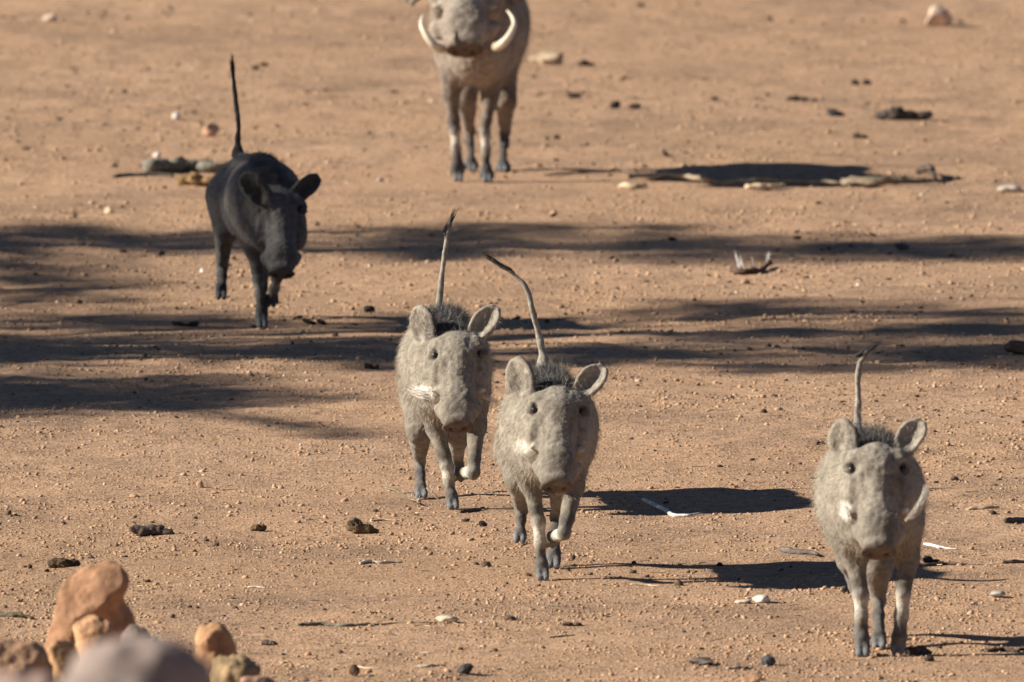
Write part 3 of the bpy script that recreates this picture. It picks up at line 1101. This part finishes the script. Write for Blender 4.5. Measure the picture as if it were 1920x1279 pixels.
# the rock pile on the rise in front
mass('rock', 'tall humped brown rock rising above the pile of orange rocks', 37.9, [(184, 1082, 0, 46, 44), (215, 1095, -.01, 24, 34), (160, 1120, 0, 56, 52), (120, 1165, 0, 44, 44), (92, 1205, 0, 30, 36), (205, 1165, .03, 44, 60), (165, 1230, .04, 80, 60)], RED, 11)
mass('rock', 'smooth orange rock propped against the front of the tall humped rock', 37.45, [(172, 1180, 0, 34, 36), (200, 1190, .01, 24, 32), (180, 1225, 0, 40, 40)], ORANGE, 13)
mass('rock', 'small yellow-orange rock at the foot of the tall humped rock', 37.1, [(108, 1212, 0, 25, 20), (120, 1228, 0, 30, 24)], (.50, .31, .16), 14)
mass('rock', 'broad flat orange rock at the outer end of the rock pile', 36.8, [(20, 1232, 0, 52, 26), (55, 1245, 0, 36, 24), (-30, 1240, 0, 45, 30), (20, 1262, 0, 80, 36)], (.46, .28, .17), 15)
mass('rock', 'rock in the hollow behind the grey boulder, shade put into its colour', 37.5, [(255, 1200, .02, 30, 28), (290, 1222, 0, 36, 30), (270, 1245, 0, 50, 34)], (.17, .13, .11), 16)  # rock standing in shade; that shade is painted in as a dark colour
mass('rock', 'orange-topped rock standing apart on the shadow side of the grey boulder', 37.7, [(398, 1196, 0, 34, 28), (430, 1198, 0, 26, 30), (412, 1235, .02, 46, 40), (412, 1268, .02, 50, 36)], ORANGE, 17)
mass('rock', 'pitted yellowish rock beneath the orange-topped rock', 37.3, [(425, 1236, 0, 30, 18), (462, 1240, 0, 28, 26), (440, 1272, 0, 48, 40), (478, 1262, .01, 18, 26)], (.37, .26, .145), 18)
mass('rock', 'pinkish rock at the outer edge of the pitted yellowish rock', 37.0, [(470, 1280, 0, 30, 14), (490, 1290, 0, 30, 18)], (.46, .28, .20), 19)
mass('boulder', 'big smooth grey-mauve boulder lying in front of the orange rock pile', 22.6, [(275, 1270, 0, 95, 72), (190, 1290, 0, 110, 75), (330, 1300, 0, 80, 80), (250, 1360, 0, 165, 110)], GREYR, 21, 'boulder')
mass('rock', 'pinkish rock low beside the grey-mauve boulder', 23.6, [(40, 1312, 0, 110, 55), (90, 1330, 0, 90, 60), (40, 1370, 0, 130, 80)], (.40, .28, .23), 22)

# stones
rock('stone', 'pale pinkish block of stone lying alone on the far gravel', 1760, 44, 52, 40, (.62, .47, .36), 'stone', 31, deep=.8, cuts=12)
rock('stone', 'flat tan slab of stone beside the adult warthog', 1024, 121, 66, 26, (.47, .36, .24), 'stone', 32, deep=.8)
rock('stone', 'peach coloured stone behind the dark young warthog', 395, 256, 34, 26, (.55, .34, .22), 'stone', 33)
rock('stone', 'white pebble on the bright gravel behind the upright dark tail', 330, 223, 17, 14, (.70, .64, .57), 'pebble', 34, sub=3)
rock('stone', 'white pebble just behind the long grey-green log', 293, 290, 18, 13, (.66, .58, .50), 'pebble', 35, sub=3)
rock('stone', 'whitish flat stone far off on the bare sand', 93, 40, 30, 14, (.58, .45, .34), 'stone', 36, sub=3)
rock('stone', 'pale grey chip of stone at the far end of the bark litter', 1893, 362, 48, 14, (.46, .40, .33), 'stone', 37, sub=3)
rock('stone', 'whitish lump of stone on gravel beyond the running pig shadow', 1428, 1133, 36, 15, (.60, .55, .48), 'stone', 38, sub=3)
rock('stone', 'thin pale flake next to the whitish lump of stone', 1393, 1137, 34, 7, (.55, .47, .38), 'stone', 39, sub=3)
rock('stone', 'flat slate-grey stone near the bluish-black egg-shaped stone', 1316, 1247, 52, 15, (.15, .125, .11), 'stone', 40)
rock('stone', 'bluish-black egg-shaped stone on the gravel', 1441, 1247, 28, 19, (.085, .085, .088), 'stone', 41, cuts=4)
rock('stone', 'black oblong stone lying beside a flat grey stick', 872, 1262, 28, 20, (.07, .062, .06), 'stone', 42, cuts=4, lean=.5)
rock('stone', 'brown nub of stone under a straw stalk', 664, 1266, 22, 22, (.17, .105, .07), 'stone', 43)
rock('stone', 'orange stone beside the flat grey twig with dark end', 1410, 1286, 40, 26, (.50, .30, .18), 'stone', 44)
rock('stone', 'pale grey wedge of stone alone on the sunny gravel past the white-whiskered pig', 1871, 1127, 30, 13, (.40, .38, .34), 'stone', 45, sub=3)
rock('stone', 'speckled whitish chip at the end of the green-grey bark strip', 838, 1163, 44, 15, (.50, .45, .34), 'stone', 46)
rock('stone', 'tan pebble on the gravel below the shaded band', 375, 917, 14, 13, (.52, .35, .22), 'pebble', 47, sub=3)
rock('stone', 'dark hump of stone in the far shade band', 1691, 473, 28, 13, (.10, .08, .075), 'stone', 48, sub=3)
rock('stone', 'brown clod at the sunlit end of the shade', 1903, 676, 44, 26, (.16, .11, .075), 'clod', 49)
rock('stone', 'cream pebble near the edge of the far shade', 205, 396, 20, 14, (.60, .47, .33), 'pebble', 50, sub=3)
rock('stone', 'sparkling white pebble beside the lifted hind hoof of the dark pig', 379, 515, 9, 9, (.78, .75, .70), 'pebble', 51, sub=3)

# droppings and clods
DUNG = (.085, .060, .042)
DK = (.055, .045, .042)
lumps('dung', 'flat dark grey slab of dry dung with crumbly edge', 284, 1000, [(-18, 0, 20, .5), (6, 0, 20, .55), (26, -1, 15, .5)], (.105, .078, .066), seed=1)
lumps('dung', 'brown double lump of dung casting a dark shadow', 678, 996, [(-12, 2, 15, 1.0), (8, 0, 13, .8), (19, 0, 10, .7)], (.17, .115, .07), seed=2)
lumps('dung', 'small brown lump of dung between slab and double lump', 485, 988, [(-5, 0, 9, .8), (6, 0, 8, .9)], (.18, .115, .06), seed=3)
lumps('dung', 'dark dung pat peeping out behind the tall humped rock', 118, 1059, [(-14, 0, 12, .8), (2, 0, 13, .75), (18, 0, 11, .8)], (.085, .055, .03), seed=4)
lumps('dung', 'small dark clod close by the orange-topped rock', 505, 1199, [(-6, 0, 8, .8), (6, 0, 9, .6)], (.14, .105, .08), seed=5)
lumps('dung', 'black dung lump between the legs and shadow of two running pigs', 1590, 1111, [(-3, 0, 9, .8), (5, 0, 7, .7)], DK, seed=6)
lumps('dung', 'dark crumbly dung beside the planted hoof of the white-whiskered pig', 1719, 1227, [(-12, 0, 12, .7), (4, 0, 13, .75), (16, 0, 9, .7)], (.09, .07, .06), seed=7)
lumps('dung', 'little dark crumb in front of the dung by the white-whiskered pig', 1743, 1239, [(0, 0, 10, .6)], DUNG, seed=8)
lumps('dung', 'black dung lump between white feather and dark stick', 1744, 1050, [(-5, 0, 10, .7), (8, 0, 7, .5)], DK, seed=9)
lumps('dung', 'round black dropping far off near the adult warthog', 1153, 211, [(0, 0, 10, .8)], DK, seed=10)
lumps('dung', 'flat brown dropping next to the round black one', 1191, 209, [(0, 0, 12, .5)], DUNG, seed=11)
lumps('dung', 'blue-black oval dropping on the far dung-strewn strip', 1569, 217, [(-5, 0, 12, .6), (7, 0, 9, .5)], (.05, .05, .06), seed=12)
lumps('dung', 'long dark heap of dung, biggest on the far dung-strewn strip', 1690, 221, [(-32, 0, 14, .7), (-10, 0, 17, .8), (12, 0, 15, .7), (36, 0, 17, .5)], (.09, .07, .058), seed=13)
lumps('dung', 'flat brown smear of dung behind the blue-black oval dropping', 1495, 188, [(-8, 0, 13, .4), (8, 0, 10, .4)], DUNG, seed=14)
lumps('dung', 'small brown clod in front of the far dung-strewn strip', 1612, 262, [(-4, 0, 10, .5), (7, 0, 8, .5)], DUNG, seed=15)
lumps('dung', 'brown clod at the start of the far dung-strewn strip', 1076, 190, [(-4, 0, 11, .5), (6, 0, 9, .5)], DUNG, seed=16)
lumps('dung', 'brown clod next to the flat tan slab of stone', 1098, 128, [(-4, 0, 12, .5), (9, 0, 8, .5)], DUNG, seed=17)
for q, cx_ in enumerate((1603, 1625)):
    lumps('dung', 'small dark clod, one of two behind the long dark heap of dung', cx_, 160, [(0, 0, 8, .7), (3, 0, 6, .6)], DUNG, seed=18 + 40 * q, group='two clods behind the dung heap')
lumps('dung', 'flattened black dung in the shade beside the dark pig', 350, 612, [(-14, 0, 13, .35), (10, 0, 14, .35)], (.03, .026, .024), seed=19)
lumps('dung', 'black flattened dung ahead of the dark pig shadow', 594, 609, [(-12, 0, 12, .4), (10, 0, 12, .35)], (.03, .026, .024), seed=20)
lumps('dung', 'round black clod on the rim of the dark pig shadow', 692, 581, [(0, 0, 10, .7)], (.04, .032, .028), seed=21)
lumps('dung', 'small clod in the shade beside the pig with straight upright tail', 698, 704, [(-5, 0, 9, .6), (7, 0, 8, .4)], (.06, .045, .035), seed=22)
lumps('dung', 'dark crumb on the gravel in front of the thorny twig', 905, 988, [(0, 0, 8, .7)], DK, seed=23)
lumps('dung', 'brown scrap of dung in front of the bent-tailed pig', 1073, 1168, [(-8, 0, 9, .45), (9, 0, 9, .4)], (.12, .08, .05), seed=24)

# wood, bark, bone, feather
GREYW = (.27, .245, .205)
wood('log', 'long weathered grey-green log lying behind the dark young warthog', [(278, 330), (312, 326), (350, 323), (400, 326), (440, 326)], 19, (.20, .185, .150), 'log', .8, 1)
wood('stick', 'thin dark stick poking out from the end of the grey-green log', [(212, 336), (245, 334), (290, 334), (325, 335)], 5, (.12, .105, .08), 'stick', .8, 2)
lumps('root_clump', 'rusty brown root clump at the foot of the grey-green log', 368, 351, [(-22, 0, 15, .7), (0, 0, 17, .75), (20, 0, 14, .7), (38, 0, 13, .6)], (.30, .19, .09), 'root', 31, M_WOOD)
wood('bark_strip', 'long thin strip of grey bark edging the adult warthog shadow', [(1020, 333, 3), (1090, 330, 4), (1160, 325, 4), (1230, 335, 3)], 4, (.20, .15, .11), 'bark', .6, 3)
wood('bark_strip', 'jagged yellowish bark strip along the middle of the adult shadow', [(1180, 340, 4), (1260, 342, 7), (1340, 351, 5), (1420, 352, 8), (1500, 348, 6), (1580, 350, 4)], 9, (.36, .29, .20), 'bark', .7, 4, .3)
wood('bark_strip', 'pale split piece of wood in front of the adult shadow', [(1400, 362, 3), (1440, 362, 3), (1472, 360, 3)], 9, (.58, .44, .30), 'wood', .7, 5)
wood('bark_strip', 'tan wood chip near the start of the adult shadow', [(1162, 352), (1190, 355), (1212, 353)], 10, (.44, .33, .22), 'wood', .6, 6)
wood('bark_strip', 'dark brown broken bark at the outer tip of the adult shadow', [(1580, 350, 3), (1630, 354, 6), (1690, 354, 7), (1735, 354, 4)], 11, (.21, .165, .115), 'bark', .8, 7, .35)
wood('root_piece', 'curled dark root standing up at the end of the bark litter', [(1722, 332, 0), (1735, 334, 8), (1748, 340, 12), (1752, 352, 2)], 7, (.09, .065, .05), 'root', 1, 8, .2, .1)
wood('thorny_branch', 'curved dark branch with upright white thorns in the sunlit gap', [(1372, 512, 4), (1392, 515), (1420, 514), (1440, 508, 2), (1446, 500, 6)], 6.5, (.10, .065, .045), 'branch', 1, 9, thorns=7)
wood('bone', 'slender curved white bone lying across the edge of a pig shadow', [(1206, 940), (1236, 954), (1262, 968), (1290, 969), (1314, 966)], 5, (.74, .70, .62), 'bone', .8, 10, .05, .03, tip=.4)
wood('stick', 'dark stub of wood with pale end in the bent-tailed pig shadow', [(1464, 1032), (1490, 1036), (1512, 1038), (1535, 1042)], 7, (.13, .11, .10), 'stick', .9, 11)
wood('stick', 'long dark stick behind the white-whiskered pig', [(1715, 1058), (1745, 1058), (1775, 1056), (1810, 1058)], 4, (.10, .08, .06), 'stick', .9, 12)
wood('feather', 'white feather lying on the gravel past the white-whiskered pig', [(1735, 1019), (1755, 1022), (1775, 1024), (1796, 1026)], 5.5, (.74, .71, .66), 'feather', .5, 13, .03, .03, tip=.25)
wood('stick', 'straight tan stick on the gravel behind the white feather', [(1812, 947), (1840, 948), (1874, 948)], 4, (.30, .23, .16), 'stick', .9, 14)
wood('stick', 'dark knobbly stick lying past the straight tan stick', [(1886, 979), (1900, 975), (1925, 971), (1950, 969)], 6, (.12, .10, .08), 'stick', .9, 15)
wood('stick', 'grey-brown stick lying beyond the white feather and black dung', [(1878, 1051), (1905, 1050), (1950, 1049)], 4, (.28, .22, .16), 'stick', .9, 16)
wood('stick', 'dark gnarled root beyond the crumbly dung by the white-whiskered pig', [(1850, 1222), (1880, 1220), (1905, 1222), (1950, 1219)], 6, (.10, .075, .06), 'root', .8, 17, .3)
wood('twig', 'crooked bleached white twig on bare gravel', [(675, 1058), (695, 1055), (715, 1056), (738, 1054), (755, 1054)], 3.2, (.60, .55, .47), 'twig', .9, 18, .1, .12)
wood('bark_strip', 'long green-grey strip of bark with dark underside', [(558, 1166), (600, 1164), (640, 1166), (680, 1165), (705, 1165)], 5.5, (.19, .18, .135), 'bark', .7, 19, .3)
wood('twig', 'thin brown twig between the bark strip and the speckled chip', [(700, 1166), (740, 1163), (790, 1166), (820, 1166)], 2.5, (.24, .18, .12), 'twig', .9, 20)
wood('stick', 'flat grey stick in front of the black oblong stone', [(776, 1252), (805, 1253), (835, 1251)], 5, (.37, .31, .24), 'stick', .6, 21)
wood('stick', 'flat grey twig with dark end in front of the slate-grey stone', [(1364, 1258), (1385, 1258), (1410, 1254)], 5, (.27, .22, .17), 'twig', .8, 22)
wood('twig', 'mossy dark twig on the gravel beside the tall humped rock', [(-10, 1160), (15, 1162), (40, 1163), (62, 1165)], 6, (.10, .09, .06), 'twig', .8, 23, .35)
wood('straw', 'white straw stalk on gravel past the rock pile', [(464, 1100), (482, 1100), (498, 1101)], 2.4, (.72, .66, .56), 'straw', .8, 24, .05, .05)
wood('straw', 'pale straw stalk lying over the brown nub of stone', [(662, 1246), (685, 1249), (712, 1250)], 2.4, (.62, .47, .31), 'straw', .8, 25, .05, .05)
wood('straw', 'thin blond straw stalk in front of the bent-tailed pig shadow', [(1182, 1095), (1210, 1095), (1236, 1097)], 2.0, (.62, .50, .34), 'straw', .8, 26, .05, .05)
wood('twig', 'dark little twig in front of the planted hoof of the bent-tailed pig', [(1026, 1135), (1040, 1137), (1062, 1139)], 3.2, (.16, .135, .10), 'twig', .8, 27)
wood('straw', 'long pale straw stalk near the double lump of dung', [(695, 977), (720, 975), (745, 976)], 2.4, (.66, .54, .38), 'straw', .8, 28, .05, .05)
wood('twig', 'thin curved twig near the brown scrap', [(1030, 1189), (1050, 1188), (1078, 1187)], 2.4, (.17, .13, .09), 'twig', .8, 29)
wood('stick', 'brown stick under the hoof of the pig with straight upright tail', [(862, 962), (880, 960), (898, 957), (908, 955)], 4, (.13, .10, .075), 'stick', .9, 30)
wood('thorny_twig', 'thin thorny twig rising beside the hind hoof of a running pig', [(722, 938, 22), (745, 940, 18), (768, 945, 10), (788, 950, 6)], 2.4, (.22, .18, .12), 'twig', 1, 31, thorns=8)
wood('thorny_twig', 'short reddish thorny twig between fore and hind hooves of a running pig', [(800, 940, 24), (815, 944, 14), (832, 950, 2)], 2.4, (.20, .13, .09), 'twig', 1, 32, thorns=5)
sprig('thorn_tuft', 'pale spiky tuft at the hind hoof of a running pig', 797, 930, [(-14, 22), (-6, 30), (2, 34), (9, 28), (14, 20), (-10, 12), (10, 10)], (.50, .48, .36), 'tuft', 1)
sprig('grass_tuft', 'dry yellow grass scraps in front of the thorny twig', 782, 966, [(-22, 4), (-12, 8), (-4, 5), (10, 7), (22, 4), (4, 10)], (.60, .48, .28), 'grass', 2)
sprig('seedling', 'tiny yellow-green seedling in front of a pig shadow', 1462, 1076, [(-8, 20), (-3, 10), (7, 9), (10, 5)], (.42, .38, .17), 'plant', 3)
sprig('grass_tuft', 'small pale green grass tuft by the far shade band', 140, 402, [(-14, 16), (-4, 28), (6, 30), (16, 24), (24, 14)], (.36, .32, .18), 'grass', 4)

# ------------------------------------------------------------------ thorn trees outside the picture, whose shade crosses it
CT, SH = math.cos(SUN_AZ) / math.tan(SUN_EL), math.sin(SUN_AZ) / math.tan(SUN_EL)


def thorn_tree(label, patches, seed, h0):
    rs = np.random.default_rng(seed)
    LV, clumps = [], []
    la = .050 * .024 * .5 * .8
    xm = 0.
    for x0, x1, y0, y1, tau in patches:
        ya, yb = ground_y(y1), ground_y(y0)
        ym = (ya + yb) / 2
        sx = ym / FPX
        xg, hl, rd = ((x0 + x1) / 2 - 960) * sx, (x1 - x0) / 2 * sx, (yb - ya) / 2
        h = h0 + .42 * xg + rs.uniform(-.35, .35)
        c = np.array([xg - CT * h, ym - SH * h, h])
        rx_ = hl * .42
        rz_ = (hl - rx_) / CT
        n = int(tau * 2.1 * 3.14 * rd * hl * math.sin(SUN_EL) / la * .75)
        g = rs.normal(size=(n, 3))
        g /= np.linalg.norm(g, axis=1)[:, None]
        g *= (rs.random(n) ** .42)[:, None]
        # leaves sit on twigs: gather them in tight sprays
        ns = max(8, n // 26)
        cen = rs.normal(size=(ns, 3))
        cen /= np.linalg.norm(cen, axis=1)[:, None]
        cen *= (rs.random(ns) ** .4)[:, None]
        g = cen[rs.integers(0, ns, n)] * .93 + rs.normal(size=(n, 3)) * np.array([.09, .09, .09])
        LV.append(c + g * np.array([rx_, rd, rz_]))
        clumps.append((c, rx_, rd, rz_))
    pts = np.concatenate(LV)
    cc = np.mean([c[0] for c in clumps], 0)
    root = np.array([cc[0] - .4, cc[1] + .2, 0])
    root[2] = float(ground_h(root[0], root[1])) - .05
    o = bpy.data.objects.new('thorn_tree', None)
    COL.objects.link(o)
    o.location = root
    tag(o, label, 'tree', 'thorn trees shading the pan')
    n = len(pts)
    L = rs.uniform(.035, .06, n)[:, None]
    a = rs.normal(size=(n, 3))
    a /= np.linalg.norm(a, axis=1)[:, None]
    b = np.cross(a, rs.normal(size=(n, 3)))
    b /= np.linalg.norm(b, axis=1)[:, None]
    q = pts - root
    V = np.stack([q - a * L * .5, q + b * L * .24, q + a * L * .5, q - b * L * .24], 1).reshape(-1, 3)
    F = np.arange(4 * n).reshape(n, 4)
    col = np.repeat(np.array([.075, .085, .035]) * rs.uniform(.6, 1.5, n)[:, None], 4, 0)
    cr = link('crown', make_mesh('crown', V, F, M_LEAF, False, col), o)
    cr['kind'] = 'stuff'
    # trunk and limbs
    TV, TF = [], []

    def add(p, r, s=7):
        v, f = tube(p, r, s, .12)
        k = len(TV)
        TV.extend(v)
        TF.extend([[i + k for i in g_] for g_ in f])
    top = np.array([cc[0] - root[0], cc[1] - root[1], min(c[0][2] for c in clumps) - .9]) * np.array([.5, .5, 1])
    tr = [top * t + np.array([.12 * math.sin(3 * t), .1 * math.sin(4 * t), 0]) * t for t in np.linspace(0, 1, 7)]
    add(tr, np.linspace(.16, .10, 7), 10)
    bark = link('trunk', make_mesh('trunk', np.array(TV), TF, M_WOOD, True, np.tile([.12, .095, .075], (len(TV), 1))), o)
    for c, rx_, rd, rz_ in clumps:
        TV, TF = [], []
        e = c - root
        p = [tr[-1] * (1 - t) + e * t + np.array([0, 0, .25 * math.sin(3.14 * t)]) + rs.normal(size=3) * .04 * (0 < t < 1) for t in np.linspace(0, 1, 6)]
        add(p, np.linspace(.05, .018, 6))
        for i in range(7):
            d = rs.normal(size=3)
            d /= np.linalg.norm(d)
            f_ = e + d * np.array([rx_, rd, rz_]) * .85
            s0 = p[rs.integers(3, 6)]
            add([s0, (s0 + f_) / 2 + rs.normal(size=3) * .05, f_], [.014, .009, .004], 5)
        link('limb', make_mesh('limb', np.array(TV), TF, M_WOOD, True, np.tile([.12, .095, .075], (len(TV), 1))), o)
    return o


thorn_tree('thorn tree whose broken shade covers the running herd path', [
    (-300, 260, 640, 690, 2.2), (-200, 500, 650, 685, .9), (-300, 800, 700, 790, .9), (-200, 700, 582, 622, 1.1), (300, 1000, 632, 690, 1.4), (450, 1100, 655, 715, .9),
    (850, 1500, 655, 700, 1.6), (1000, 1750, 618, 642, 1.5), (1000, 1700, 555, 600, .9), (1400, 2300, 575, 605, .8), (1450, 2300, 600, 635, 1.4),
    (1550, 2400, 650, 700, 1.4), (1150, 2000, 690, 715, .8), (-300, 520, 515, 565, .6), (-500, 300, 725, 800, 1.1), (300, 800, 735, 775, .7), (520, 780, 800, 830, .4),
    (550, 1100, 575, 625, .7), (700, 1300, 590, 640, .8),
    (-500, 900, 628, 705, .55), (800, 2500, 600, 705, .5), (-500, 700, 560, 630, .35), (-500, 720, 690, 800, .4), (1100, 2500, 605, 640, .6), (1150, 2500, 655, 708, .6), (1000, 2400, 560, 600, .35)], 5, 5.2)
thorn_tree('farther thorn tree whose narrow shade falls behind the herd', [
    (-300, 420, 412, 480, 1.0), (-200, 380, 480, 545, .5), (540, 1150, 430, 492, 1.5), (560, 1250, 415, 455, .7), (1000, 1520, 430, 500, .9), (1300, 2200, 440, 500, 1.1),
    (1100, 1450, 405, 440, .4), (-300, 300, 450, 500, .7), (100, 640, 425, 500, .8), (-400, 520, 412, 500, .3), (850, 2400, 425, 502, .4)], 6, 6.0)
